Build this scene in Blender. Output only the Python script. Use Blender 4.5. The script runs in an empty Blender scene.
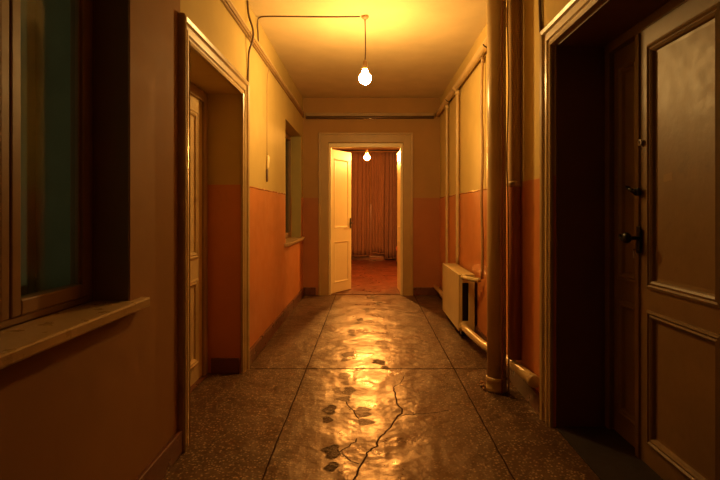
import bpy, bmesh, math, random
from mathutils import Vector, Matrix
random.seed(7)
S = bpy.context.scene
COL = S.collection
F, CX, CY, H = 480.0, 369.0, 212.0, 1.30        # focal length in px, vanishing point, eye height
XL, XR, YE, ZC = -1.03, 1.11, 7.5, 3.08         # left wall, right wall, end wall, ceiling

# ------------------------------------------------------------------ materials
def nt(name):
    m = bpy.data.materials.new(name); m.use_nodes = True
    t = m.node_tree; b = t.nodes['Principled BSDF']
    return m, t, b

def N(t, typ, **kw):
    n = t.nodes.new(typ)
    for k, v in kw.items():
        if k.startswith('i_'):
            n.inputs[k[2:].replace('_', ' ')].default_value = v
        else:
            setattr(n, k, v)
    return n

def mixc(t, fac, a, b, blend='MIX'):
    n = t.nodes.new('ShaderNodeMix'); n.data_type = 'RGBA'; n.blend_type = blend
    for sock, v in ((n.inputs[0], fac), (n.inputs[6], a), (n.inputs[7], b)):
        if hasattr(v, 'node'): t.links.new(v, sock)
        elif isinstance(v, (int, float)): sock.default_value = v
        else: sock.default_value = (*v, 1)
    return n.outputs[2]

def math_n(t, op, a, b=None, clamp=False):
    n = t.nodes.new('ShaderNodeMath'); n.operation = op; n.use_clamp = clamp
    for i, v in enumerate((a, b)):
        if v is None: continue
        if hasattr(v, 'node'): t.links.new(v, n.inputs[i])
        else: n.inputs[i].default_value = v
    return n.outputs[0]

def noise(t, scale, detail=4, rough=.55, vec=None, stretch=None):
    n = N(t, 'ShaderNodeTexNoise'); n.inputs['Scale'].default_value = scale
    n.inputs['Detail'].default_value = detail; n.inputs['Roughness'].default_value = rough
    if vec is None:
        vec = N(t, 'ShaderNodeNewGeometry').outputs['Position']
    if stretch:
        mp = N(t, 'ShaderNodeMapping'); mp.inputs['Scale'].default_value = stretch
        t.links.new(vec, mp.inputs['Vector']); vec = mp.outputs[0]
    t.links.new(vec, n.inputs['Vector'])
    return n.outputs['Fac']

def ramp(t, src, lo, hi):
    n = N(t, 'ShaderNodeMapRange'); n.inputs['From Min'].default_value = lo; n.inputs['From Max'].default_value = hi
    t.links.new(src, n.inputs['Value']); return n.outputs[0]

def bump(t, b, src, strength, dist=.01, prev=None):
    n = N(t, 'ShaderNodeBump'); n.inputs['Strength'].default_value = strength; n.inputs['Distance'].default_value = dist
    t.links.new(src, n.inputs['Height'])
    if prev is not None: t.links.new(prev, n.inputs['Normal'])
    if b is not None: t.links.new(n.outputs[0], b.inputs['Normal'])
    return n.outputs[0]

def paint(name, col, rough=.4, var=.2, bscale=30, bstr=.15, metallic=0, dirt=None, streak=None):
    m, t, b = nt(name)
    f = ramp(t, noise(t, 3.2, 6, stretch=streak), .3, .7)
    dk = tuple(c * (1 - var) for c in col)
    c = mixc(t, f, dk, col)
    if dirt:
        c = mixc(t, math_n(t, 'MULTIPLY', ramp(t, noise(t, 9, 8, .7), .56, .75), .6), c, dirt)
    t.links.new(c, b.inputs['Base Color'])
    t.links.new(math_n(t, 'ADD', math_n(t, 'MULTIPLY', noise(t, 14, 4), .25), rough - .12), b.inputs['Roughness'])
    b.inputs['Metallic'].default_value = metallic
    if bstr: bump(t, b, noise(t, bscale, 4), bstr, .004)
    return m

UP = (.54, .40, .145); DADO = (.60, .215, .06)
def wall_mat(name, up=UP, lo=DADO, zline=1.52, from_y=-99, near=None):
    m, t, b = nt(name)
    g = N(t, 'ShaderNodeNewGeometry'); s = N(t, 'ShaderNodeSeparateXYZ'); t.links.new(g.outputs['Position'], s.inputs[0])
    wob = math_n(t, 'MULTIPLY', math_n(t, 'SUBTRACT', noise(t, 2.2, 2), .5), .004)
    z = math_n(t, 'ADD', s.outputs['Z'], wob)
    low = math_n(t, 'LESS_THAN', z, zline)
    low = math_n(t, 'MULTIPLY', low, math_n(t, 'GREATER_THAN', s.outputs['Y'], from_y))
    blot = ramp(t, noise(t, 1.3, 7, .6), .32, .7)
    a = mixc(t, blot, tuple(c * .84 for c in up), up)
    d = mixc(t, blot, tuple(c * .8 for c in lo), lo)
    c = mixc(t, low, a, d)
    if near:   # bay by the window: no dado, brown darkened for the dim light there
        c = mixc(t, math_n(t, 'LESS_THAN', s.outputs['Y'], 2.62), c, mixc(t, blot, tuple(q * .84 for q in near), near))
    # scuffs and old drips in the paint
    sc = ramp(t, noise(t, 5, 8, .75, stretch=(1, 1, .25)), .62, .8)
    c = mixc(t, math_n(t, 'MULTIPLY', sc, .35), c, (.22, .10, .04))
    t.links.new(c, b.inputs['Base Color'])
    r = math_n(t, 'SUBTRACT', .72, math_n(t, 'MULTIPLY', low, .36))
    t.links.new(math_n(t, 'ADD', .12, math_n(t, 'MULTIPLY', low, .3)), b.inputs['Specular IOR Level'])
    r = math_n(t, 'ADD', r, math_n(t, 'MULTIPLY', math_n(t, 'SUBTRACT', noise(t, 8), .5), .2))
    t.links.new(r, b.inputs['Roughness'])
    n1 = bump(t, None, noise(t, 1.6, 3), .35, .03)
    n2 = bump(t, None, noise(t, 45, 5), .12, .004, n1)
    bump(t, b, low, .6, .004, n2)
    return m

M = {}
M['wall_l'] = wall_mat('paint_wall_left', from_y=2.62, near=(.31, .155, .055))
M['wall_r'] = wall_mat('paint_wall_right', up=(.63, .455, .16), lo=(.64, .23, .065))
M['wall_e'] = wall_mat('paint_wall_end', up=(.43, .24, .085), lo=(.42, .15, .05))
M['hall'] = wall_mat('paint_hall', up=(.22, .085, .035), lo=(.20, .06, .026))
M['ceil'] = paint('whitewash', (.70, .55, .29), .95, .12, 60, .2)
M['cream'] = paint('cream_gloss', (.56, .41, .20), .34, .22, 25, .18, dirt=(.22, .12, .05))
M['door_dim'] = paint('dim_door_gloss', (.22, .125, .040), .46, .22, 30, .22, dirt=(.12, .07, .03))  # darker than the left door's gloss; dim light is put into this colour
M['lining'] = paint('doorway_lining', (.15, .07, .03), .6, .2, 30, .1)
M['recess_board'] = paint('near_black_board', (.022, .010, .006), .92, .4, 40, .3)
M['doorp'] = paint('door_gloss', (.60, .42, .19), .36, .2, 30, .22, dirt=(.25, .14, .06))
M['leafw'] = paint('leaf_gloss', (.86, .70, .36), .35, .08, 30, .1)
M['endcas'] = paint('end_casing_paint', (.46, .29, .10), .45, .15, 30, .1)
M['base'] = paint('baseboard_paint', (.15, .05, .024), .30, .3, 25, .25)
M['frame'] = paint('window_frame_paint', (.27, .145, .055), .5, .25, 30, .2)
M['sill'] = paint('sill_paint', (.46, .29, .13), .3, .25, 18, .3, dirt=(.2, .1, .05))
M['rad'] = paint('radiator_enamel', (.58, .45, .20), .4, .12, 40, .1)
M['pipe'] = paint('pipe_paint', (.60, .42, .19), .32, .2, 20, .2)
M['pipe_d'] = paint('dark_pipe_paint', (.40, .25, .11), .4, .25, 20, .2)
M['riser'] = wall_mat('riser_paint', up=(.58, .38, .16), lo=(.50, .20, .08), zline=1.50)
M['cable'] = paint('cable_sheath', (.16, .09, .05), .5, .3, 30, .1)
M['cable_p'] = paint('painted_cable', (.40, .25, .10), .5, .25, 30, .1)
M['cable_r'] = paint('reddish_cable', (.32, .12, .05), .5, .25, 30, .1)
M['iron'] = paint('black_iron', (.025, .022, .02), .3, .3, 60, .2, metallic=.7)
M['steel'] = paint('worn_steel', (.45, .40, .33), .3, .3, 60, .2, metallic=.9)
M['bake'] = paint('brown_bakelite', (.30, .17, .07), .35, .2, 60, .05)
M['paper'] = paint('paper_sticker', (.34, .22, .10), .8, .2, 60, .1)
M['dark'] = paint('near_black', (.02, .014, .01), .8, .3, 30, .1)  # plain near-black for the radiator's inside and the stool legs
M['masonry'] = paint('outside_masonry', (.24, .26, .2), .9, .4, 20, .4)
M['reveal'] = paint('reveal_paint', (.40, .31, .10), .8, .2, 30, .2)
M['edge'] = paint('gloss_paint_edge', (.58, .27, .09), .24, .2, 55, 1.0)
M['reveal_dim'] = paint('dim_reveal_paint', (.20, .11, .04), .8, .2, 30, .2)  # darker copy of the reveal paint, shade of the near recess in its colour
M['box'] = paint('sash_box_paint', (.36, .37, .26), .5, .3, 20, .2)
M['curtain'] = paint('curtain_cloth', (.165, .06, .028), .85, .3, 60, .3, streak=(5, 5, .4))
M['curtain2'] = paint('dark_curtain_cloth', (.13, .048, .026), .85, .3, 60, .3, streak=(5, 5, .4))
M['red'] = paint('red_upholstery', (.46, .10, .05), .8, .25, 60, .3)
M['rubble'] = paint('plaster_crumbs', (.42, .24, .11), .9, .3, 40, .4)

def glass():
    m, t, b = nt('window_glass')
    tr = N(t, 'ShaderNodeBsdfTransparent'); tr.inputs[0].default_value = (.88, .90, .86, 1)
    gl = N(t, 'ShaderNodeBsdfGlossy'); gl.inputs['Roughness'].default_value = .06
    mx = N(t, 'ShaderNodeMixShader'); mx.inputs[0].default_value = .022
    t.links.new(tr.outputs[0], mx.inputs[1]); t.links.new(gl.outputs[0], mx.inputs[2])
    t.links.new(mx.outputs[0], t.nodes['Material Output'].inputs['Surface'])
    return m
M['glass'] = glass()

def emit(name, col, s):
    m, t, b = nt(name)
    b.inputs['Base Color'].default_value = (1, .9, .7, 1)
    b.inputs['Emission Color'].default_value = (*col, 1)
    b.inputs['Emission Strength'].default_value = s
    return m
M['bulb'] = emit('lit_bulb', (1, .57, .165), 640)
M['bulb_far'] = emit('lit_bulb_far', (1, .42, .075), 3000)
M['bulb_added'] = emit('lit_bulb_added', (1, .48, .10), 2100)

def floor_mat():
    m, t, b = nt('worn_terrazzo')
    g = N(t, 'ShaderNodeNewGeometry'); P = g.outputs['Position']
    s = N(t, 'ShaderNodeSeparateXYZ'); t.links.new(P, s.inputs[0]); X, Y = s.outputs['X'], s.outputs['Y']
    # stone chips
    v = N(t, 'ShaderNodeTexVoronoi'); v.inputs['Scale'].default_value = 62; t.links.new(P, v.inputs['Vector'])
    chip_on = ramp(t, v.outputs['Distance'], .42, .30)
    v2 = N(t, 'ShaderNodeSeparateColor'); t.links.new(v.outputs['Color'], v2.inputs[0])
    chip = mixc(t, v2.outputs[0], (.04, .022, .012), (.42, .28, .17))
    base = mixc(t, ramp(t, noise(t, 1.8, 6, .6), .3, .7), (.052, .025, .012), (.090, .044, .021))
    # trodden middle of the corridor: chips worn and filmed over
    w = math_n(t, 'ABSOLUTE', math_n(t, 'SUBTRACT', math_n(t, 'ADD', X, math_n(t, 'MULTIPLY', math_n(t, 'SUBTRACT', noise(t, 2.5, 4), .5), .5)), .03))
    path = ramp(t, w, .54, .16)
    vis = math_n(t, 'SUBTRACT', .85, math_n(t, 'MULTIPLY', path, .6))
    c = mixc(t, math_n(t, 'MULTIPLY', chip_on, vis), base, chip)
    c = mixc(t, math_n(t, 'MULTIPLY', path, .35), c, (.15, .056, .023))
    # slab joints
    def line(coord, pos, wd):
        d = math_n(t, 'ABSOLUTE', math_n(t, 'SUBTRACT', coord, pos))
        return ramp(t, d, wd, wd * .45)
    wx = math_n(t, 'ADD', X, math_n(t, 'MULTIPLY', math_n(t, 'SUBTRACT', noise(t, 7, 4), .5), .012))
    wy = math_n(t, 'ADD', Y, math_n(t, 'MULTIPLY', math_n(t, 'SUBTRACT', noise(t, 5, 4), .5), .02))
    j = line(wx, -.52, .006); j = math_n(t, 'MAXIMUM', j, line(wx, .705, .006))
    j = math_n(t, 'MAXIMUM', j, line(wy, 3.98, .013))
    j = math_n(t, 'MAXIMUM', j, line(wy, 7.62, .02))
    cr = N(t, 'ShaderNodeAttribute', attribute_name='crack').outputs['Fac']
    mu = N(t, 'ShaderNodeAttribute', attribute_name='mud').outputs['Fac']
    j = math_n(t, 'MAXIMUM', j, cr)
    mud = math_n(t, 'MULTIPLY', mu, ramp(t, noise(t, 42, 6, .85), .34, .54), True)
    c = mixc(t, math_n(t, 'MULTIPLY', mud, .95), c, (.022, .018, .01))
    c = mixc(t, math_n(t, 'GREATER_THAN', Y, 7.62), c, mixc(t, ramp(t, noise(t, 2.5, 5), .35, .65), (.06, .012, .006), (.115, .026, .012)))   # red painted boards beyond the doors
    c = mixc(t, j, c, (.03, .012, .008))
    t.links.new(c, b.inputs['Base Color'])
    # polish: worn film is glossier, with dull smears
    sm = ramp(t, noise(t, 4.5, 6, .65), .35, .68)
    r = math_n(t, 'ADD', .23, math_n(t, 'MULTIPLY', sm, .24))
    r = math_n(t, 'ADD', r, math_n(t, 'MULTIPLY', math_n(t, 'SUBTRACT', 1, path), .14))
    r = math_n(t, 'ADD', r, math_n(t, 'MULTIPLY', math_n(t, 'MAXIMUM', mud, j), .5), True)
    t.links.new(r, b.inputs['Roughness'])
    t.links.new(math_n(t, 'MULTIPLY', math_n(t, 'ADD', .42, math_n(t, 'MULTIPLY', path, .43)), math_n(t, 'SUBTRACT', 1, math_n(t, 'MULTIPLY', math_n(t, 'MAXIMUM', mud, j), .95))), b.inputs['Specular IOR Level'])
    b.inputs['Specular Tint'].default_value = (1, .54, .24, 1)
    n1 = bump(t, None, noise(t, 3.4, 3, .5), .95, .03)
    n2 = bump(t, None, noise(t, 14, 4, .55), .45, .008, n1)
    n3 = bump(t, None, math_n(t, 'MULTIPLY', chip_on, vis), .22, .003, n2)
    n4 = bump(t, None, math_n(t, 'SUBTRACT', 1, j), .4, .003, n3)
    bump(t, b, mud, .5, .004, n4)
    return m
M['floor'] = floor_mat()

# ------------------------------------------------------------------ geometry helpers
def obj(name, bm, mat, parent=None, smooth=False, bevel=0, sub=0):
    bmesh.ops.recalc_face_normals(bm, faces=bm.faces)
    me = bpy.data.meshes.new(name); bm.to_mesh(me); bm.free()
    if smooth:
        for p in me.polygons: p.use_smooth = True
    me.materials.append(M[mat])
    o = bpy.data.objects.new(name, me); COL.objects.link(o)
    if parent is not None: o.parent = parent
    if bevel:
        md = o.modifiers.new('bevel', 'BEVEL'); md.width = bevel; md.segments = 2; md.limit_method = 'ANGLE'
    if sub:
        md = o.modifiers.new('sub', 'SUBSURF'); md.levels = sub; md.render_levels = sub
    return o

def tag(o, label, cat=None, group=None, kind=None):
    o['label'] = label
    if cat: o['category'] = cat
    if group: o['group'] = group
    if kind: o['kind'] = kind
    return o

def empty(name, loc, label, cat, group=None, kind=None):
    o = bpy.data.objects.new(name, None); COL.objects.link(o); o.location = loc; o.empty_display_size = .1
    return tag(o, label, cat, group, kind)

def part(name, bm, mat, parent, **kw):
    """a part built in world coordinates, hung on its thing (an Empty or a mesh) without moving it"""
    off = Vector((0, 0, 0)); p = parent
    while p is not None:
        off += p.location; p = p.parent
    bmesh.ops.translate(bm, verts=bm.verts, vec=-off)
    return obj(name, bm, mat, parent, **kw)

def B(): return bmesh.new()

def box(bm, lo, hi):
    x0, y0, z0 = lo; x1, y1, z1 = hi
    v = [bm.verts.new(p) for p in ((x0,y0,z0),(x1,y0,z0),(x1,y1,z0),(x0,y1,z0),(x0,y0,z1),(x1,y0,z1),(x1,y1,z1),(x0,y1,z1))]
    for f in ((0,3,2,1),(4,5,6,7),(0,1,5,4),(1,2,6,5),(2,3,7,6),(3,0,4,7)):
        bm.faces.new([v[i] for i in f])
    return bm

def boxm(lo, hi): return box(B(), lo, hi)

def tube(bm, pts, r, seg=12, cap=True):
    pts = [Vector(p) for p in pts]; rs = r if isinstance(r, (list, tuple)) else [r] * len(pts)
    rings = []; up = None
    for i, p in enumerate(pts):
        d = (pts[min(i + 1, len(pts) - 1)] - pts[max(i - 1, 0)]).normalized()
        if up is None:
            up = Vector((0, 0, 1)) if abs(d.z) < .9 else Vector((1, 0, 0))
        a = (up - d * up.dot(d)).normalized(); c = d.cross(a); up = a
        rings.append([bm.verts.new(p + (a * math.cos(2*math.pi*k/seg) + c * math.sin(2*math.pi*k/seg)) * rs[i]) for k in range(seg)])
    for q in range(len(rings) - 1):
        for k in range(seg):
            bm.faces.new((rings[q][k], rings[q][(k+1) % seg], rings[q+1][(k+1) % seg], rings[q+1][k]))
    if cap:
        bm.faces.new(rings[0][::-1]); bm.faces.new(rings[-1])
    return bm

def smooth_path(pts, n=6):
    """Catmull-Rom through the points"""
    P = [Vector(p) for p in pts]; P = [P[0]*2-P[1]] + P + [P[-1]*2-P[-2]]; out = []
    for i in range(1, len(P) - 2):
        for k in range(n):
            t = k / n; a, b, c, d = P[i-1], P[i], P[i+1], P[i+2]
            out.append(.5*((2*b) + (c-a)*t + (2*a-5*b+4*c-d)*t*t + (3*b-a-3*c+d)*t**3))
    out.append(P[-2]); return out

def lathe(bm, prof, c, axis='z', seg=24):
    """prof: (radius, along) pairs"""
    rings = []
    for r, h in prof:
        ring = []
        for k in range(seg):
            a = 2*math.pi*k/seg; u, v = r*math.cos(a), r*math.sin(a)
            p = {'z': (u, v, h), 'x': (h, u, v), 'y': (u, h, v)}[axis]
            ring.append(bm.verts.new((c[0]+p[0], c[1]+p[1], c[2]+p[2])))
        rings.append(ring)
    for q in range(len(rings)-1):
        for k in range(seg):
            bm.faces.new((rings[q][k], rings[q][(k+1)%seg], rings[q+1][(k+1)%seg], rings[q+1][k]))
    bm.faces.new(rings[0][::-1]); bm.faces.new(rings[-1])
    return bm

def slab(xs, ys, zs, holes):
    """a solid block with box-shaped holes, as one closed mesh"""
    cuts = [sorted({*a, *(h[k][e] for h in holes for e in (0, 1) if a[0] < h[k][e] < a[1])}) for k, a in enumerate((xs, ys, zs))]
    nx, ny, nz = (len(c) - 1 for c in cuts)
    def solid(i, j, k):
        if not (0 <= i < nx and 0 <= j < ny and 0 <= k < nz): return False
        c = [(cuts[a][q] + cuts[a][q+1]) / 2 for a, q in enumerate((i, j, k))]
        return not any(all(h[a][0] < c[a] < h[a][1] for a in range(3)) for h in holes)
    bm = B(); V = {}
    def vert(*ijk):
        if ijk not in V: V[ijk] = bm.verts.new([cuts[a][q] for a, q in enumerate(ijk)])
        return V[ijk]
    for i in range(nx):
        for j in range(ny):
            for k in range(nz):
                if not solid(i, j, k): continue
                for d, f in (((-1,0,0), ((0,0,0),(0,0,1),(0,1,1),(0,1,0))), ((1,0,0), ((1,0,0),(1,1,0),(1,1,1),(1,0,1))),
                             ((0,-1,0), ((0,0,0),(1,0,0),(1,0,1),(0,0,1))), ((0,1,0), ((0,1,0),(0,1,1),(1,1,1),(1,1,0))),
                             ((0,0,-1), ((0,0,0),(0,1,0),(1,1,0),(1,0,0))), ((0,0,1), ((0,0,1),(1,0,1),(1,1,1),(0,1,1)))):
                    if not solid(i+d[0], j+d[1], k+d[2]):
                        bm.faces.new([vert(i+a, j+b, k+c) for a, b, c in f])
    return bm

def casing(a0, a1, top, prof, to3):
    """moulded architrave round an opening a0..a1 x 0..top; prof = (outward, proud); to3(a, z, proud) -> xyz"""
    bm = B(); rows = []
    for o, t in prof:
        rows.append([bm.verts.new(to3(a, z, t)) for a, z in ((a0-o, 0), (a0-o, top+o), (a1+o, top+o), (a1+o, 0))])
    n = len(rows)
    for i in range(n):
        A, C = rows[i], rows[(i+1) % n]
        for k in range(3):
            bm.faces.new((A[k], A[k+1], C[k+1], C[k]))
    bm.faces.new([r[0] for r in rows]); bm.faces.new([r[3] for r in rows][::-1])
    return bm

CAS = [(0, -.005), (0, .016), (.012, .022), (.02, .012), (.034, .012), (.04, .024), (.058, .026), (.066, .016),
       (.086, .018), (.094, .034), (.112, .040), (.122, .036), (.128, .026), (.128, -.005)]

def leaf(name, W, Hh, T, panels, mat, to3, parent, pmat=None, prof=None):
    """panelled door leaf; to3(u, v, n): u across, v up, n proud of the face. Returns the leaf, panels are its children"""
    prof = prof or [(-.030, 0), (-.030, .010), (-.018, .014), (-.010, .006), (0, .010), (.010, .003), (.016, -.010), (.030, -.012)]
    us = sorted({0, W, *(p[k] for p in panels for k in (0, 1))}); vs = sorted({0, Hh, *(p[k] for p in panels for k in (2, 3))})
    bm = B()
    def inside(u, v): return any(p[0] < u < p[1] and p[2] < v < p[3] for p in panels)
    V = {}
    def vert(u, v, n):
        k = (round(u, 5), round(v, 5), round(n, 5))
        if k not in V: V[k] = bm.verts.new(to3(u, v, n))
        return V[k]
    for i in range(len(us)-1):
        for j in range(len(vs)-1):
            if inside((us[i]+us[i+1])/2, (vs[j]+vs[j+1])/2): continue
            q = ((us[i], vs[j]), (us[i+1], vs[j]), (us[i+1], vs[j+1]), (us[i], vs[j+1]))
            bm.faces.new([vert(*p, 0) for p in q]); bm.faces.new([vert(*p, -T) for p in q[::-1]])
    for i in range(len(us)-1):
        for v in (0, Hh):
            bm.faces.new([vert(us[i], v, 0), vert(us[i+1], v, 0), vert(us[i+1], v, -T), vert(us[i], v, -T)])
    for j in range(len(vs)-1):
        for u in (0, W):
            bm.faces.new([vert(u, vs[j], 0), vert(u, vs[j+1], 0), vert(u, vs[j+1], -T), vert(u, vs[j], -T)])
    lf = part(name, bm, mat, parent)
    for u0, u1, v0, v1 in panels:
        for side in (1,):
            pb = B(); loops = []
            for o, n in prof:
                loops.append([pb.verts.new(to3(u, v, n)) for u, v in ((u0+o, v0+o), (u1-o, v0+o), (u1-o, v1-o), (u0+o, v1-o))])
            for A, C in zip(loops, loops[1:]):
                for k in range(4): pb.faces.new((A[k], A[(k+1)%4], C[(k+1)%4], C[k]))
            pb.faces.new(loops[-1])
            bk = []
            for o, n in ((.0, -T+.004), (.02, -T+.012)):
                bk.append([pb.verts.new(to3(u, v, n)) for u, v in ((u0+o, v0+o), (u1-o, v0+o), (u1-o, v1-o), (u0+o, v1-o))])
            for k in range(4): pb.faces.new((bk[0][k], bk[0][(k+1)%4], bk[1][(k+1)%4], bk[1][k]))
            pb.faces.new(bk[1])
            part('panel', pb, pmat or mat, lf)
    return lf

# ------------------------------------------------------------------ camera, world
cd = bpy.data.cameras.new('camera'); cam = bpy.data.objects.new('camera', cd); COL.objects.link(cam)
cam.location = (0, 0, H); cam.rotation_euler = (math.pi/2, 0, 0)
cd.lens = 24; cd.sensor_width = 36; cd.sensor_fit = 'HORIZONTAL'; cd.clip_start = .05
cd.shift_x = -(CX - 360)/720; cd.shift_y = -(240 - CY)/720
S.camera = cam
wd = bpy.data.worlds.new('dusk'); S.world = wd; wd.use_nodes = True
wd.node_tree.nodes['Background'].inputs[0].default_value = (.50, .48, .25, 1)
wd.node_tree.nodes['Background'].inputs[1].default_value = .32
S.view_settings.view_transform = 'Standard'; S.view_settings.look = 'None'
S.view_settings.exposure = 0; S.view_settings.gamma = 1; S.view_settings.use_curve_mapping = False

# ------------------------------------------------------------------ the shell
WT = .62
D1 = (2.72, 3.87, 2.25)      # left doorway  y0 y1 top
D2 = (1.35, 2.90, 2.31)      # right doorway
D3 = (-.63, .53, 2.38)       # end doorway   x0 x1 top
W1 = (.75, 2.07, .915, 2.55); W2 = (5.92, 7.30, .915, 2.45)
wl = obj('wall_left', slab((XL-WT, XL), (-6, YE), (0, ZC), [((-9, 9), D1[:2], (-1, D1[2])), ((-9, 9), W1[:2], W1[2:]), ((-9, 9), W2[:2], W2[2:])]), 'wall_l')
tag(wl, 'long left corridor wall, ochre above and orange gloss paint below', 'wall', kind='structure')
wr = obj('wall_right', slab((XR, XR+.5), (-6, YE), (0, ZC), [((-9, 9), D2[:2], (-1, D2[2]))]), 'wall_r')
tag(wr, 'long right corridor wall carrying the pipes and the radiator', 'wall', kind='structure')
we = obj('wall_end', slab((-2.6, 2.2), (YE, YE+.2), (0, ZC), [(D3[:2], (0, 99), (-1, D3[2]))]), 'wall_e')
tag(we, 'end wall of the corridor around the open double doors', 'wall', kind='structure')
tag(obj('wall_near', boxm((XL-WT, -6.2, 0), (XR+.5, -6, ZC)), 'wall_r'), 'wall closing the corridor behind the viewer', 'wall', kind='structure')
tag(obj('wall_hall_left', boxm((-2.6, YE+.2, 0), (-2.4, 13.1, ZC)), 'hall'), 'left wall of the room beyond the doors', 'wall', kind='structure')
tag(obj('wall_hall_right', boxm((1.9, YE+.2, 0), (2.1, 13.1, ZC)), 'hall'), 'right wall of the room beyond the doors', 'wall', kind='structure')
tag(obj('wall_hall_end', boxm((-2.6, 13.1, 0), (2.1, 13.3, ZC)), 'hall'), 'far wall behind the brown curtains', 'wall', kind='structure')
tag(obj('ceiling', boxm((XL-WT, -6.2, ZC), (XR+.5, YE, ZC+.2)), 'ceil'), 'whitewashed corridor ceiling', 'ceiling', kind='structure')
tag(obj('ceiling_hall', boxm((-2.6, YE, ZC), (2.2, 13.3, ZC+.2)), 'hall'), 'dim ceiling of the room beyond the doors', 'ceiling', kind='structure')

# raised glossy edge where the oil paint stops
def paint_edge(wall, x, spans):
    for a, b in spans:
        n = max(3, int((b-a)/.12))
        pts = [(x + .0006*math.sin(k*2.1), a+(b-a)*k/n, 1.519 + .0022*math.sin(k*1.7+a)) for k in range(n+1)]
        part('paint_edge', tube(B(), smooth_path(pts, 3), .0075, 10), 'edge', wall, smooth=True)
paint_edge(wl, XL-.001, ((4.02, 5.91),)); paint_edge(wr, XR+.001, ((3.62, 7.48),))

def base(name, boxes, label):
    bm = B()
    for lo, hi in boxes: box(bm, lo, hi)
    tag(obj(name, bm, 'base', bevel=.006), label, 'baseboard', kind='structure')
bh = .125; bt = .026
base('baseboard_left', [((XL, -6, 0), (XL+bt, D1[0]-.13, bh)), ((XL, D1[1]+.13, 0), (XL+bt, YE, bh)),
                        ((-1.27, D1[1]-.022, 0), (XL-.01, D1[1], bh))], 'dark red brown baseboard along the left wall')
base('baseboard_right', [((XR-bt, D2[1]+.13, 0), (XR, YE, bh))], 'dark red brown baseboard along the right wall')
base('baseboard_end', [((XL+bt, YE-bt, 0), (D3[0]-.2, YE, bh)), ((D3[1]+.16, YE-bt, 0), (XR-bt, YE, bh))], 'dark baseboard beside the end doorway')
base('baseboard_hall', [((-2.4, 13.07, 0), (1.9, 13.1, .1))], 'dark baseboard under the curtains of the far room')

# ------------------------------------------------------------------ floor with cracks and muddy footprints
def to_floor(px, py):
    y = F*H/(py-CY); return ((px-CX)*y/F, y)
def z2(zx, zy): return to_floor(290+zx/4.3625, 370+zy/4.3625)
cracks = [([(270,500),(278,478),(298,432),(335,372),(350,352),(383,332),(388,300),(412,278),(440,250),(452,226),(470,200),(490,175),(478,160),(465,130),(460,100),(455,80)], .0062),
          ([(470,202),(510,194),(560,190),(610,188),(660,182),(690,176)], .0048),
          ([(300,212),(285,196),(262,165),(245,140)], .0045), ([(218,358),(245,340),(265,322),(290,300)], .004),
          ([(222,362),(255,390),(300,410)], .004), ([(450,80),(480,60),(500,20)], .004)]
segs = []
for pl, wdt in cracks:
    q = [z2(*p) for p in pl]
    for a, b in zip(q, q[1:]):
        ax, ay = a; bx, by = b
        mx, my = (ax+bx)/2 + random.uniform(-.012, .012), (ay+by)/2 + random.uniform(-.012, .012)
        segs += [(ax, ay, mx, my, wdt), (mx, my, bx, by, wdt)]
prints = []   # centre x, y, heading, strength
for px, py, ang, st in ((331.5, 458, .05, 1), (328.5, 414, -.05, .8), (364, 416, .1, .45), (347, 394, -.15, .5), (345, 379, .1, .4), (347, 357, -.1, .6),
                        (382, 364.5, .35, .9), (352, 333, .1, .7), (359, 321, -.15, .9), (382, 345, .1, .4), (378, 325, 0, .4), (366.7, 310.5, .1, .95),
                        (381, 313, .1, .4), (378, 303.5, -.2, 1), (373, 297, .1, .9), (388, 296, .2, .4), (376, 291, .1, .4), (394, 312, .2, .3)):
    prints.append((*to_floor(px, py), ang, st))
def mud_at(x, y):
    m = 0
    for cx, cy, a, st in prints:
        dx, dy = x-cx, y-cy
        if abs(dx) > .2 or abs(dy) > .25: continue
        u = dx*math.cos(a) + dy*math.sin(a); v = -dx*math.sin(a) + dy*math.cos(a)
        u = dx*math.cos(a) + dy*math.sin(a); v = -dx*math.sin(a) + dy*math.cos(a)
        wig = .012*math.sin(37*x+5*cy) + .01*math.sin(61*y+9*cx)
        d = min(((u+wig)/.050)**2 + ((v-.068)/.082)**2, ((u+wig)/.041)**2 + ((v+.085)/.047)**2)
        if d < 1.2:
            e = min(1, (1.2-d)/.3) * (.8 + .2*min(1, max(0, d-.35)/.4))    # the rim holds more mud
            ridge = .85 + .15*math.sin(v*140 + 70*u)          # tread bars
            m = max(m, st*e*ridge)
    return m
def crack_at(x, y):
    c = 0
    for ax, ay, bx, by, wdt in segs:
        if x < min(ax, bx)-.03 or x > max(ax, bx)+.03 or y < min(ay, by)-.03 or y > max(ay, by)+.03: continue
        L = (bx-ax)**2 + (by-ay)**2; t = max(0, min(1, ((x-ax)*(bx-ax)+(y-ay)*(by-ay))/L))
        d = math.hypot(x-ax-t*(bx-ax), y-ay-t*(by-ay))
        if d < wdt: c = max(c, min(1, (wdt-d)/(wdt*.5)))
    return c
gx0, gx1, gy0, gy1 = -.42, .58, 2.2, 7.6; nx, ny = 250, 1100
verts, faces, mud, crk = [], [], [], []
for j in range(ny+1):
    y = gy0 + (gy1-gy0)*j/ny
    for i in range(nx+1):
        x = gx0 + (gx1-gx0)*i/nx
        verts.append((x, y, 0)); mud.append(mud_at(x, y)); crk.append(crack_at(x, y))
for j in range(ny):
    for i in range(nx):
        a = j*(nx+1)+i; faces.append((a, a+1, a+nx+2, a+nx+1))
def quad(x0, x1, y0, y1):
    b = len(verts); verts.extend(((x0,y0,0),(x1,y0,0),(x1,y1,0),(x0,y1,0))); faces.append((b, b+1, b+2, b+3)); mud.extend([0]*4); crk.extend([0]*4)
fx0, fx1 = -2.6, 2.2
quad(fx0, fx1, -6.2, gy0); quad(fx0, gx0, gy0, gy1); quad(gx1, fx1, gy0, gy1); quad(fx0, fx1, gy1, 13.3)
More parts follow.
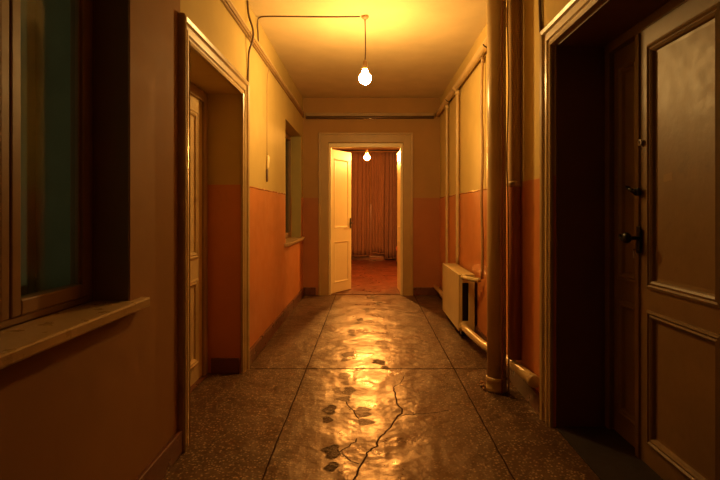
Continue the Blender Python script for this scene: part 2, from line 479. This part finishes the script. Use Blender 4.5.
me = bpy.data.meshes.new('floor'); me.from_pydata(verts, [], faces)
for nm, dat in (('mud', mud), ('crack', crk)):
    at = me.attributes.new(nm, 'FLOAT', 'POINT'); at.data.foreach_set('value', dat)
me.materials.append(M['floor'])
fl = bpy.data.objects.new('floor', me); COL.objects.link(fl)
tag(fl, 'worn terrazzo floor with slab joints, cracks and muddy footprints', 'floor', kind='structure')

# ------------------------------------------------------------------ left doorway
d1 = empty('door_1', (XL, (D1[0]+D1[1])/2, 0), 'closed cream panelled door in the deep doorway of the left wall', 'door', kind='structure')
part('casing', casing(*D1, CAS, lambda a, z, t: (XL+t, a, z)), 'cream', d1)
fr = B(); xd = -1.30
box(fr, (xd-.10, D1[0], 0), (xd, D1[0]+.09, D1[2])); box(fr, (xd-.10, D1[1]-.075, 0), (xd, D1[1], D1[2])); box(fr, (xd-.10, D1[0]+.09, 2.17), (xd, D1[1]-.075, D1[2]))
part('door_frame', fr, 'pipe_d', d1, bevel=.004)
lw = D1[1]-.078 - (D1[0]+.093)
lf = leaf('door_leaf', lw, 2.16, .045, [(.13, lw-.13, .16, .75), (.13, lw-.13, .97, 2.03)], 'doorp', lambda u, v, n: (xd-.02+n, D1[0]+.093+u, .008+v), d1)
hb = B(); tube(hb, [(xd-.02, 2.90, 1.03), (xd+.03, 2.90, 1.03)], .011); tube(hb, [(xd+.03, 2.90, 1.03), (xd+.03, 3.01, 1.03)], .009)
part('door_handle', hb, 'iron', lf, smooth=True)
part('threshold', boxm((xd-.1, D1[0]+.01, .001), (xd+.02, D1[1]-.01, .007)), 'base', d1)

# ------------------------------------------------------------------ right doorway
d2 = empty('door_2', (XR, (D2[0]+D2[1])/2, 0), 'cream panelled double door with black latch and handle in right wall', 'door', kind='structure')
part('casing', casing(*D2, CAS, lambda a, z, t: (XR-t, a, z)), 'cream', d2)
xd = 1.43; fr = B()
lb = B(); box(lb, (XR+.02, D2[1]-.012, 0), (xd-.012, D2[1]-.0005, D2[2]-.002)); box(lb, (XR+.02, D2[0]+.0005, 0), (xd-.012, D2[0]+.012, D2[2]-.002)); box(lb, (XR+.02, D2[0]+.012, D2[2]-.014), (xd-.012, D2[1]-.012, D2[2]-.002))
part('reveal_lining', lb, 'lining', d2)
part('threshold', boxm((XR+.01, D2[0]+.013, .001), (xd+.1, D2[1]-.013, .012)), 'recess_board', d2, bevel=.004)  # near-black board covering the floor of the recess
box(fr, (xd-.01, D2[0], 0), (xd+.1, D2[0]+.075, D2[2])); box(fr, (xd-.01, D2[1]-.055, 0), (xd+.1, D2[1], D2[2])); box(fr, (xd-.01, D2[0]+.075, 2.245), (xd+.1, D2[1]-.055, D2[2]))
part('door_frame', fr, 'door_dim', d2, bevel=.004)
ya, ym, yb = D2[0]+.078, 2.525, D2[1]-.058
w2 = yb-ym-.004
lf_n = leaf('door_leaf', w2, 2.23, .045, [(.085, w2-.085, .16, .76), (.085, w2-.085, .93, 2.10)], 'door_dim', lambda u, v, n: (xd+.022-n, yb-u, .008+v), d2)
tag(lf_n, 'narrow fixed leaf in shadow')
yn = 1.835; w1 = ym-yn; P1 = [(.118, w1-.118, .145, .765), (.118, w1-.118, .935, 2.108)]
lf_m = leaf('door_leaf', w1, 2.232, .05, P1, 'door_dim', lambda u, v, n: (xd-.012-n, ym-u, .008+v), d2)
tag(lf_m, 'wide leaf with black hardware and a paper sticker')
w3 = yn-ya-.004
lf_k = leaf('door_leaf', w3, 2.23, .045, [(.085, w3-.085, .16, .76), (.085, w3-.085, .93, 2.10)], 'door_dim', lambda u, v, n: (xd+.022-n, yn-.004-u, .008+v), d2)
part('astragal', boxm((xd-.022, ym-.016, .01), (xd-.0125, ym+.018, 2.235)), 'door_dim', lf_m, bevel=.003)
xf = xd-.022
# black lock plate, knob and lever at hand height
hb = boxm((xf-.006, ym-.040, 1.085), (xf, ym-.004, 1.225)); part('lock_plate', hb, 'iron', lf_m, bevel=.004)
hb = lathe(B(), [(.010, 0), (.010, -.035), (.014, -.04), (.026, -.048), (.030, -.060), (.026, -.072), (.012, -.078)], (xf-.006, ym-.022, 1.165), 'x', 20)
part('knob', hb, 'iron', lf_m, smooth=True)
hb = B(); tube(hb, smooth_path([(xf-.05, ym-.022, 1.155), (xf-.055, ym+.02, 1.15), (xf-.05, ym+.055, 1.155), (xf-.05, ym+.075, 1.175)], 4), .009)
part('lever', hb, 'iron', lf_m, smooth=True)
hb = B(); lathe(hb, [(.004, 0), (.004, -.02)], (xf-.006, ym-.022, 1.105), 'x', 10); box(hb, (xf-.03, ym-.027, 1.06), (xf-.024, ym-.017, 1.108))
part('key', hb, 'steel', lf_m)
# latch above
hb = boxm((xf-.02, ym-.045, 1.385), (xf, ym-.008, 1.425)); part('latch', hb, 'iron', lf_m, bevel=.005)
hb = B(); tube(hb, [(xf-.024, ym-.03, 1.40), (xf-.03, ym+.045, 1.435)], [.012, .008]); part('latch_arm', hb, 'iron', lf_m, smooth=True)
hb = lathe(B(), [(.017, 0), (.017, -.005), (.008, -.006), (.007, -.002)], (xf, ym-.035, 1.66), 'x', 20); part('lock_cylinder', hb, 'door_dim', lf_m)
hb = lathe(B(), [(.012, 0), (.012, -.004), (.004, -.004), (.004, -.001)], (xd+.021, ym+.045, 1.665), 'x', 16); part('keyhole', hb, 'iron', lf_n)
hb = B(); v = [hb.verts.new((xf+.0215+ (.0 if q < 4 else .0006), y, z)) for q, (y, z) in enumerate([(2.33, 1.445), (2.262, 1.452), (2.262, 1.488), (2.33, 1.48)]*2)]
for f in ((0,1,2,3), (7,6,5,4), (0,4,5,1), (1,5,6,2), (2,6,7,3), (3,7,4,0)): hb.faces.new([v[i] for i in f])
part('sticker', hb, 'paper', lf_m)
hb = B()
for z in (.35, 1.2, 2.0): tube(hb, [(xd-.018, ya-.002, z-.05), (xd-.018, ya-.002, z+.05)], .009, 10)
for nm, z in (('hinge', .35), ('hinge', 2.0)):
    part(nm, tube(B(), [(xd-.012, ya-.002, z-.05), (xd-.012, ya-.002, z+.05)], .009, 10), 'iron', lf_k)
hb.free()

# ------------------------------------------------------------------ end doorway
d3 = empty('door_3', ((D3[0]+D3[1])/2, YE, 0), 'open double door at the far end of the corridor', 'door', kind='structure')
ECAS = [(0, -.005), (0, .018), (.01, .024), (.12, .024), (.126, .034), (.15, .036), (.156, .030), (.156, -.005)]
part('casing', casing(*D3, ECAS, lambda a, z, t: (a, YE-t, z)), 'endcas', d3)
fr = B(); box(fr, (D3[0], YE+.02, 0), (D3[0]+.035, YE+.14, D3[2])); box(fr, (D3[1]-.035, YE+.02, 0), (D3[1], YE+.14, D3[2])); box(fr, (D3[0]+.035, YE+.02, 2.315), (D3[1]-.035, YE+.14, D3[2]))
part('door_frame', fr, 'leafw', d3, bevel=.004)
def hinged(hx, hy, ang, flip):
    c, s = math.cos(ang), math.sin(ang)
    # u runs from the hinge along (c, s); n is the face normal turned to the corridor side
    nx_, ny_ = (s, -c) if not flip else (-s, c)
    return lambda u, v, n: (hx + c*u + nx_*n, hy + s*u + ny_*n, .01 + v)
EW = .575; EP = [(.10, EW-.10, .17, .80), (.10, EW-.10, 1.05, 2.13)]
eprof = [(-.018, 0), (-.016, .003), (-.006, .004), (0, .001), (.012, -.003), (.024, -.004)]
fl_l = leaf('door_leaf', EW, 2.285, .04, EP, 'leafw', hinged(D3[0]+.03, YE+.09, math.radians(58.5), False), d3, prof=eprof)
tag(fl_l, 'left leaf standing half open, brightly lit')
t3 = hinged(D3[0]+.03, YE+.09, math.radians(58.5), False)
hb = B(); a, b_, c_ = t3(EW-.03, 1.11, .0), t3(EW-.03, 1.11, .05), t3(EW-.10, 1.11, .05); tube(hb, [a, b_], .009); tube(hb, [b_, c_], .007); part('door_handle', hb, 'iron', fl_l, smooth=True)
q0, q1 = t3(EW-.05, 1.0, .003), t3(EW-.01, 1.2, .003)
hb = tube(B(), [t3(EW-.03, 1.02, .003), t3(EW-.03, 1.19, .003)], .012, 8); part('lock_plate', hb, 'iron', fl_l)
fl_r = leaf('door_leaf', EW, 2.285, .04, EP, 'leafw', hinged(D3[1]-.03, YE+.09, math.radians(92.0), True), d3, prof=eprof)
tag(fl_r, 'right leaf swung fully back, seen edge on')
part('threshold', boxm((D3[0]+.035, YE+.03, .001), (D3[1]-.035, YE+.13, .008)), 'base', d3)

# ------------------------------------------------------------------ windows
def window(name, W, label, mull, rmat='reveal', cat='window'):
    y0, y1, z0, z1 = W; xi = XL-.16
    w = empty(name, (XL, (y0+y1)/2, z0), label, cat, kind='structure')
    fr = B(); T = .035
    box(fr, (xi-.07, y0, z0+.005), (xi, y0+T, z1)); box(fr, (xi-.07, y1-T, z0+.005), (xi, y1, z1))
    box(fr, (xi-.07, y0+T, z0+.005), (xi, y1-T, z0+.03)); box(fr, (xi-.07, y0+T, z1-T), (xi, y1-T, z1)); box(fr, (xi-.07, mull-.02, z0+.03), (xi+.004, mull+.02, z1-T))
    part('window_frame', fr, 'frame', w, bevel=.004)
    for a, b in ((y0+T+.002, mull-.022), (mull+.022, y1-T-.002)):
        s = B(); zz0, zz1 = z0+.032, z1-T-.002; st = .046
        box(s, (xi-.05, a, zz0), (xi+.008, a+st, zz1)); box(s, (xi-.05, b-st, zz0), (xi+.008, b, zz1))
        box(s, (xi-.05, a+st, zz0), (xi+.008, b-st, zz0+.055)); box(s, (xi-.05, a+st, zz1-st), (xi+.008, b-st, zz1))
        sash = part('sash', s, 'frame', w, bevel=.006)
        part('glass', boxm((xi-.026, a+st-.006, zz0+.05), (xi-.022, b-st+.006, zz1-st+.006)), 'glass', sash)
        part('glazing_bead', box(box(B(), (xi-.02, a+st, zz0+.055), (xi-.006, a+st+.012, zz1-st)), (xi-.02, b-st-.012, zz0+.055), (xi-.006, b-st, zz1-st)), 'frame', sash)
    # outer window and the boards of the box between
    xo = xi-.24
    s = B(); box(s, (xo-.06, y0, z0), (xo, y0+.07, z1)); box(s, (xo-.06, y1-.06, z0), (xo, y1, z1)); box(s, (xo-.06, y0+.07, z0), (xo, y1-.06, z0+.08)); box(s, (xo-.06, y0+.07, z1-.08), (xo, y1-.06, z1)); box(s, (xo-.06, mull-.03, z0+.08), (xo, mull+.03, z1-.08))
    os_ = part('outer_sash', s, 'box', w, bevel=.005)
    part('glass', boxm((xo-.03, y0+.065, z0+.075), (xo-.026, y1-.055, z1-.075)), 'glass', os_)
    rb = B(); box(rb, (xo, y1-.012, z0), (xi-.071, y1-.0005, z1)); box(rb, (xo, y0+.0005, z0), (xi-.071, y0+.012, z1)); box(rb, (xo, y0+.012, z0), (xi-.071, y1-.012, z0+.012))
    part('jamb_lining', rb, 'box', w)
    rv = boxm((xi+.012, y1-.008, z0+.005), (XL-.003, y1-.0005, z1-.002)); box(rv, (xi+.012, y0+.0005, z0+.005), (XL-.003, y0+.008, z1-.002))
    part('reveal_lining', rv, rmat, w)
    sb = B(); box(sb, (xi-.01, y0-.0, z0-.042), (XL, y1, z0)) ; 
    sb.free(); sb = B()
    pts = [(xi, y0), (XL+.0, y0), (XL+.0, y0-.09), (XL+.048, y0-.09), (XL+.048, y1+.09), (XL+.0, y1+.09), (XL+.0, y1), (xi, y1)]
    lo = [sb.verts.new((p[0], p[1], z0-.038)) for p in pts]; hi = [sb.verts.new((p[0], p[1], z0+.004)) for p in pts]
    sb.faces.new(lo[::-1]); sb.faces.new(hi)
    for k in range(len(pts)): sb.faces.new((lo[k], lo[(k+1)%len(pts)], hi[(k+1)%len(pts)], hi[k]))
    part('window_sill', sb, 'sill', w, bevel=.008)
    return w
w1_ = window('window_1', W1, 'tall brown framed double window beside the viewer, deep sill below', 1.565, 'reveal_dim')
window('window_2', W2, 'far window niche in the left wall near the end doors', 6.6)

# ------------------------------------------------------------------ pendant bulbs
def pendant(x, y, z, label, bm_, group=None, r=.056):
    p = empty('pendant_light', (x, y, ZC), label, 'lamp', group)
    part('ceiling_rose', lathe(B(), [(.035, 0), (.035, -.012), (.02, -.028), (.006, -.032)], (x, y, ZC), 'z', 20), 'cable_p', p, smooth=True)
    part('cord', tube(B(), smooth_path([(x, y, ZC-.03), (x+.003, y, ZC-.2), (x+.004, y, z+.25), (x, y, z+.145)], 5), .0055, 10), 'cable', p, smooth=True)
    sk = part('socket', lathe(B(), [(.008, .165), (.018, .155), (.022, .14), (.022, .095), (.024, .09), (.024, .082)], (x, y, z), 'z', 20), 'bake', p, smooth=True)
    prof = [(.002, -r)]
    for k in range(1, 11):
        a = -math.pi/2 + k*(math.pi*.80)/10
        prof.append((r*math.cos(a), r*math.sin(a)))
    prof += [(.024, .068), (.019, .082)]
    part('bulb', lathe(B(), prof, (x, y, z), 'z', 20), bm_, p, smooth=True)
    return p
PB = (-.036, 4.36, 2.515)
pendant(*PB, 'bare lit bulb hanging from the corridor ceiling', 'bulb')
pendant(-.04, 9.7, 2.40, 'bare lit bulb seen through the open end doorway', 'bulb_far')
pendant(.90, 8.8, 2.36, 'added bare bulb in the far room, unseen behind the right door leaf', 'bulb_added')  # unseen bulb, added to brighten the open left leaf

# ------------------------------------------------------------------ cables and wall trunking
def cable(name, pts, r, mat, label, n=5, cat='cable'):
    o = obj(name, tube(B(), smooth_path(pts, n), r, 10), mat, smooth=True); tag(o, label, cat); return o
zc = ZC-.006
cable('electric_cord', [(PB[0]-.045, PB[1], zc), (-.4, PB[1]+.004, zc-.001), (-.75, PB[1]-.004, zc), (-.98, PB[1], zc-.003), (XL+.012, PB[1]+.03, zc-.05), (XL+.009, PB[1]+.06, 2.95), (XL+.012, PB[1]+.06, 2.835)], .0065, 'cable', 'thin brown cable crossing the ceiling from bulb to left wall')
cable('electric_cord', [(XL+.012, 4.02, ZC-.01), (XL+.022, 4.022, 2.95), (XL+.054, 4.03, 2.84), (XL+.054, 4.03, 2.75), (XL+.022, 4.03, 2.64), (XL+.012, 4.045, 2.5), (XL+.012, 4.035, 2.385)], .009, 'cable', 'dark cable dropping from ceiling to left door casing')
cable('electric_cord', [(XR-.011, 3.09, ZC-.01), (XR-.012, 3.085, 2.8), (XR-.014, 3.075, 2.6), (XR-.011, 3.07, 2.452)], .011, 'cable', 'black cable dropping to the right door casing corner')

# painted trunking on the left wall and across the end wall
tr = empty('wire_trunking', (XL, 2, 2.79), 'painted wooden batten with cables high along the left wall', 'trunking')
part('batten', boxm((XL+.001, -2.9, 2.765), (XL+.022, YE-.03, 2.83)), 'cable_p', tr, bevel=.004)
part('cable', tube(B(), [(XL+.030, y, 2.815+.004*math.sin(y*3.1)) for y in [-2.9+.25*k for k in range(42)]], .012, 10), 'pipe', tr, smooth=True)
part('cable', tube(B(), [(XL+.030, y, 2.782+.003*math.sin(y*2.3+1)) for y in [-2.9+.25*k for k in range(42)]], .010, 10), 'cable_p', tr, smooth=True)
te = empty('wall_rail', (0, YE, 2.78), 'dark batten with a pipe across the end wall above the doors', 'trunking')
part('batten', boxm((XL+.045, YE-.028, 2.795), (XR-.1, YE, 2.845)), 'cable_p', te, bevel=.004)
part('pipe', tube(B(), [(XL+.05, YE-.026, 2.768), (XR-.1, YE-.026, 2.775)], .022, 12), 'cable', te, smooth=True)

# pull cord on the left wall
pc = empty('pull_cord', (XL, 4.8, 2.76), 'thin pull cord with pale toggle hanging on the left wall', 'pull cord')
part('cord', tube(B(), smooth_path([(XL+.03, 4.8, 2.76), (XL+.012, 4.8, 2.6), (XL+.01, 4.803, 2.2), (XL+.011, 4.8, 1.87)], 5), .003, 8), 'cable_p', pc, smooth=True)
part('toggle', tube(B(), [(XL+.016, 4.81, 1.868), (XL+.018, 4.815, 1.85), (XL+.016, 4.81, 1.75), (XL+.014, 4.80, 1.735)], [.006, .015, .013, .004], 12), 'leafw', pc, smooth=True)
part('grip', tube(B(), [(XL+.013, 4.80, 1.735), (XL+.013, 4.795, 1.72), (XL+.013, 4.79, 1.62), (XL+.012, 4.79, 1.60)], [.004, .011, .012, .006], 12), 'cable', pc, smooth=True)

# ------------------------------------------------------------------ pipes on the right wall
def pipe_thing(name, label, cat='pipe', loc=(XR, 4, 0), group=None): return empty(name, loc, label, cat, group)
hp = pipe_thing('heating_pipe', 'thick painted pipe running just below the ceiling on the right wall', loc=(XR-.055, 5, 2.81))
part('pipe', tube(B(), [(XR-.05, y, 2.815-.002*math.sin(y)) for y in (3.62, 4.2, 4.8, 5.4, 6, 6.6, 7.2, YE-.005)], .036, 18), 'pipe', hp, smooth=True)
for y in (4.3, 6.4):
    part('bracket', tube(B(), [(XR-.002, y, 2.815), (XR-.03, y, 2.775), (XR-.055, y, 2.772), (XR-.09, y, 2.80)], .006, 8), 'iron', hp)
part('collar', tube(B(), [(XR-.05, 5.82, 2.815), (XR-.05, 5.90, 2.815)], .043, 18), 'pipe', hp, smooth=True)
cable('electric_cord', [(XR-.012, y, 2.885+.006*math.sin(y*2)) for y in (3.62, 4.4, 5.2, 6, 6.8, 7.47)], .008, 'cable', 'dark wire above the thick pipe on the right wall')

def thin_riser(y, x, z0, z1, r, label, mat, wob=.0):
    p = pipe_thing('riser_pipe', label, loc=(x, y, z0))
    pts = [(x + wob*math.sin(k*1.7), y + wob*math.cos(k*1.3), z0+(z1-z0)*k/8) for k in range(9)]
    part('pipe', tube(B(), smooth_path(pts, 3), r, 14), mat, p, smooth=True)
    part('coupling', tube(B(), [(pts[-1][0], pts[-1][1], z1-.06), (pts[-1][0], pts[-1][1], z1-.005)], r*1.45, 14), mat, p, smooth=True)
    return p
thin_riser(6.62, XR-.035, .002, 2.78, .020, 'slim vertical pipe farthest along the right wall', 'pipe')
thin_riser(5.83, XR-.035, .668, 2.78, .022, 'slim vertical pipe on right wall above the radiator', 'pipe')
thin_riser(4.58, XR-.030, .66, 2.78, .0145, 'thin dark vertical pipe feeding the near end of radiator', 'pipe_d', .006)

# the drain stack by the right door, with cables tied to it
st = pipe_thing('drain_stack', 'thick floor to ceiling drain pipe beside the right doorway', loc=(.93, 3.5, 0))
part('pipe', tube(B(), [(.93, 3.5, z) for z in (.10, 1, 2, ZC-.002)], .068, 28), 'pipe', st, smooth=True)
part('base_collar', lathe(B(), [(.071, .002), (.075, .006), (.076, .03), (.072, .036), (.071, .07), (.075, .076), (.075, .10), (.069, .106)], (.93, 3.5, 0), 'z', 28), 'pipe', st, smooth=True)
part('joint_collar', lathe(B(), [(.070, 2.90), (.078, 2.91), (.078, 2.99), (.073, 3.0), (.070, 3.02)], (.93, 3.5, 0), 'z', 28), 'pipe', st, smooth=True)
cable('stack_cable', [(.945, 3.408, .01), (.948, 3.406, .6), (.943, 3.408, 1.2), (.95, 3.407, 1.7), (.944, 3.408, 2.3), (.95, 3.408, 3.06)], .0065, 'cable_r', 'reddish cable running down the middle of the drain pipe')
cable('stack_cable', [(1.0, 3.436, .01), (.998, 3.432, .6), (.994, 3.428, 1.3), (.984, 3.424, 1.7), (1.0, 3.434, 2.2), (.99, 3.426, 2.6), (.994, 3.43, 3.06)], .0055, 'cable_p', 'pale cable bowing down the right side of the drain pipe')
rp = pipe_thing('riser_pipe', 'two tone painted pipe sunk in plaster right of the drain pipe', loc=(1.075, 3.54, .25))
part('pipe', tube(B(), [(1.075, 3.54, z) for z in (.22, 1, 1.5, 2.2, ZC-.002)], .05, 24), 'riser', rp, smooth=True)
part('collar', lathe(B(), [(.051, 1.485), (.0545, 1.49), (.0545, 1.515), (.051, 1.525)], (1.075, 3.54, 0), 'z', 24), 'pipe', rp, smooth=True)
# small crumbs of plaster at the foot of the stack
for k, (x, y, s) in enumerate(((.845, 3.56, .016), (.84, 3.50, .012), (.85, 3.62, .018), (.836, 3.58, .01))):
    bm = B(); bmesh.ops.create_icosphere(bm, subdivisions=2, radius=s)
    for v in bm.verts: v.co *= random.uniform(.75, 1.15)
    bmesh.ops.translate(bm, verts=bm.verts, vec=(x, y, s*.8))
    tag(obj('plaster_crumb', bm, 'rubble'), 'small crumb of plaster at the foot of the drain pipe', 'rubble', 'plaster crumbs by the drain pipe')

# low heating pipes
lp = pipe_thing('return_pipe', 'thick low pipe from radiator past the drain pipe, capped end', loc=(1.03, 3.9, .15))
part('pipe', tube(B(), smooth_path([(.962, 4.86, .135), (.975, 4.6, .135), (1.015, 4.3, .12), (1.055, 3.95, .135), (1.064, 3.6, .17), (1.062, 3.2, .205), (1.06, 3.10, .212)], 5), .036, 18), 'pipe', lp, smooth=True)
part('end_cap', tube(B(), [(1.06, 3.12, .211), (1.06, 3.075, .214), (1.06, 3.068, .2145)], [.041, .041, .034], 18), 'pipe', lp, smooth=True)
lp2 = pipe_thing('return_pipe', 'low pipe between the radiator and the end wall', loc=(1.03, 6.7, .14))
part('pipe', tube(B(), [(1.035, 5.99, .13), (1.035, 6.7, .135), (1.035, YE-.03, .14)], .030, 16), 'pipe', lp2, smooth=True)

# ------------------------------------------------------------------ radiator
RX0, RX1, RY0, RY1, RZ0, RZ1 = .912, 1.080, 4.9, 5.96, .085, .665
ra = empty('radiator', (1.0, 5.4, 0), 'cream convector radiator standing against the right wall', 'radiator')
part('front_panel', boxm((RX0, RY0, RZ0), (RX0+.018, RY1, RZ1)), 'rad', ra, bevel=.006)
tp = B(); box(tp, (RX0+.018, RY0+.002, RZ1-.022), (RX1, RY1-.002, RZ1-.002)); part('top_plate', tp, 'rad', ra, bevel=.005)
for yy in (RY0, RY1-.016):
    ep = slab((RX0+.018, RX1), (yy, yy+.016), (RZ0, RZ1-.022), [((RX0+.042, RX0+.105), (-99, 99), (RZ0+.10, RZ1-.09))])
    part('end_plate', ep, 'rad', ra, bevel=.004)
part('back_panel', boxm((RX1-.012, RY0+.016, RZ0), (RX1, RY1-.016, RZ1-.022)), 'dark', ra)
fins = B()
for k in range(34): box(fins, (RX0+.03, RY0+.05+k*.029, RZ0+.04), (RX1-.02, RY0+.052+k*.029, RZ1-.05))
part('fin_core', fins, 'dark', ra)
for yy in (RY0+.12, RY1-.15):
    part('foot', boxm((RX0+.05, yy, .001), (RX1-.03, yy+.03, RZ0)), 'iron', ra)
vb = lathe(B(), [(.022, 0), (.022, -.02), (.028, -.022), (.028, -.045), (.02, -.05), (.02, -.075)], (.962, RY0, .640), 'y', 16)
tube(vb, smooth_path([(.962, RY0-.07, .640), (.985, RY0-.14, .640), (1.035, 4.66, .64), (1.062, 4.615, .645)], 4), .022, 12)
part('inlet_valve', vb, 'rad', ra, smooth=True)
vb = lathe(B(), [(.040, 0), (.044, -.01), (.044, -.03), (.038, -.036)], (.962, RY0, .135), 'y', 18)
part('outlet_nut', vb, 'rad', ra, smooth=True)

# ------------------------------------------------------------------ the room beyond: curtains and stool
rod = empty('curtain_rod', (0, 12.93, 2.98), 'long dark rod carrying the curtains of the far room', 'curtain rod')
part('rod', tube(B(), [(-2.0, 12.93, 2.96), (1.8, 12.93, 2.96)], .016, 12), 'iron', rod, smooth=True)
for x in (-2.0, 1.8):
    part('finial', lathe(B(), [(.005, -.03), (.024, -.02), (.03, 0), (.024, .02), (.005, .03)], (x, 12.93, 2.96), 'x', 14), 'iron', rod, smooth=True)
def curtain(x0, x1, y, mat, label, amp=.04, freq=9, ph=0., z0=.12):
    bm = B(); n = int((x1-x0)/.0125); rows = 14; V = []
    for j in range(rows+1):
        f = j/rows; z = z0 + (2.91-z0)*f; row = []
        for i in range(n+1):
            u = x0 + (x1-x0)*i/n
            a = amp*(.55+.45*(1-f)) * (math.sin(freq*6.283*(u-x0)+ph+.5*math.sin(u*7)) + .35*math.sin(freq*2.3*6.283*u+ph*2))
            row.append(bm.verts.new((u + .012*math.sin(f*4+u*9), y + a*.8, z + (.02*math.sin(u*5+ph) if j == 0 else 0))))
        V.append(row)
    for j in range(rows):
        for i in range(n): bm.faces.new((V[j][i], V[j][i+1], V[j+1][i+1], V[j+1][i]))
    c = empty('curtain', ((x0+x1)/2, y, z0), label, 'curtain', 'curtains of the far room')
    o = part('cloth', bm, mat, c, smooth=True)
    md = o.modifiers.new('thick', 'SOLIDIFY'); md.thickness = .004
    hm = B()
    for i in range(n+1): pass
    tube(hm, [(V_[0], V_[1], V_[2]) for V_ in [(x0+(x1-x0)*i/40, y-.02, z0+.015+.02*math.sin((x0+(x1-x0)*i/40)*5+ph)) for i in range(41)]], .012, 8)
    part('hem', hm, mat, c, smooth=True)
curtain(-1.5, .02, 12.95, 'curtain', 'light brown pleated curtain hanging left beside the open door leaf', .045, 8, .3)
curtain(.06, .47, 12.99, 'curtain', 'narrow brown pleated curtain in the middle of the far wall', .03, 11, 1.2, .16)
curtain(.42, 1.6, 12.90, 'curtain2', 'darker brown pleated curtain at the right of far wall', .055, 6, 2.2, .06)
stl = empty('footstool', (.98, 11.6, 0), 'low red upholstered stool glimpsed by the right door leaf', 'stool')
part('cushion', boxm((.66, 11.35, .33), (1.2, 11.85, .47)), 'red', stl, bevel=.05)
part('skirt', boxm((.68, 11.37, .08), (1.18, 11.83, .33)), 'red', stl, bevel=.015)
for x in (.70, 1.12):
    for y in (11.39, 11.77): part('leg', boxm((x, y, .001), (x+.04, y+.04, .08)), 'dark', stl)
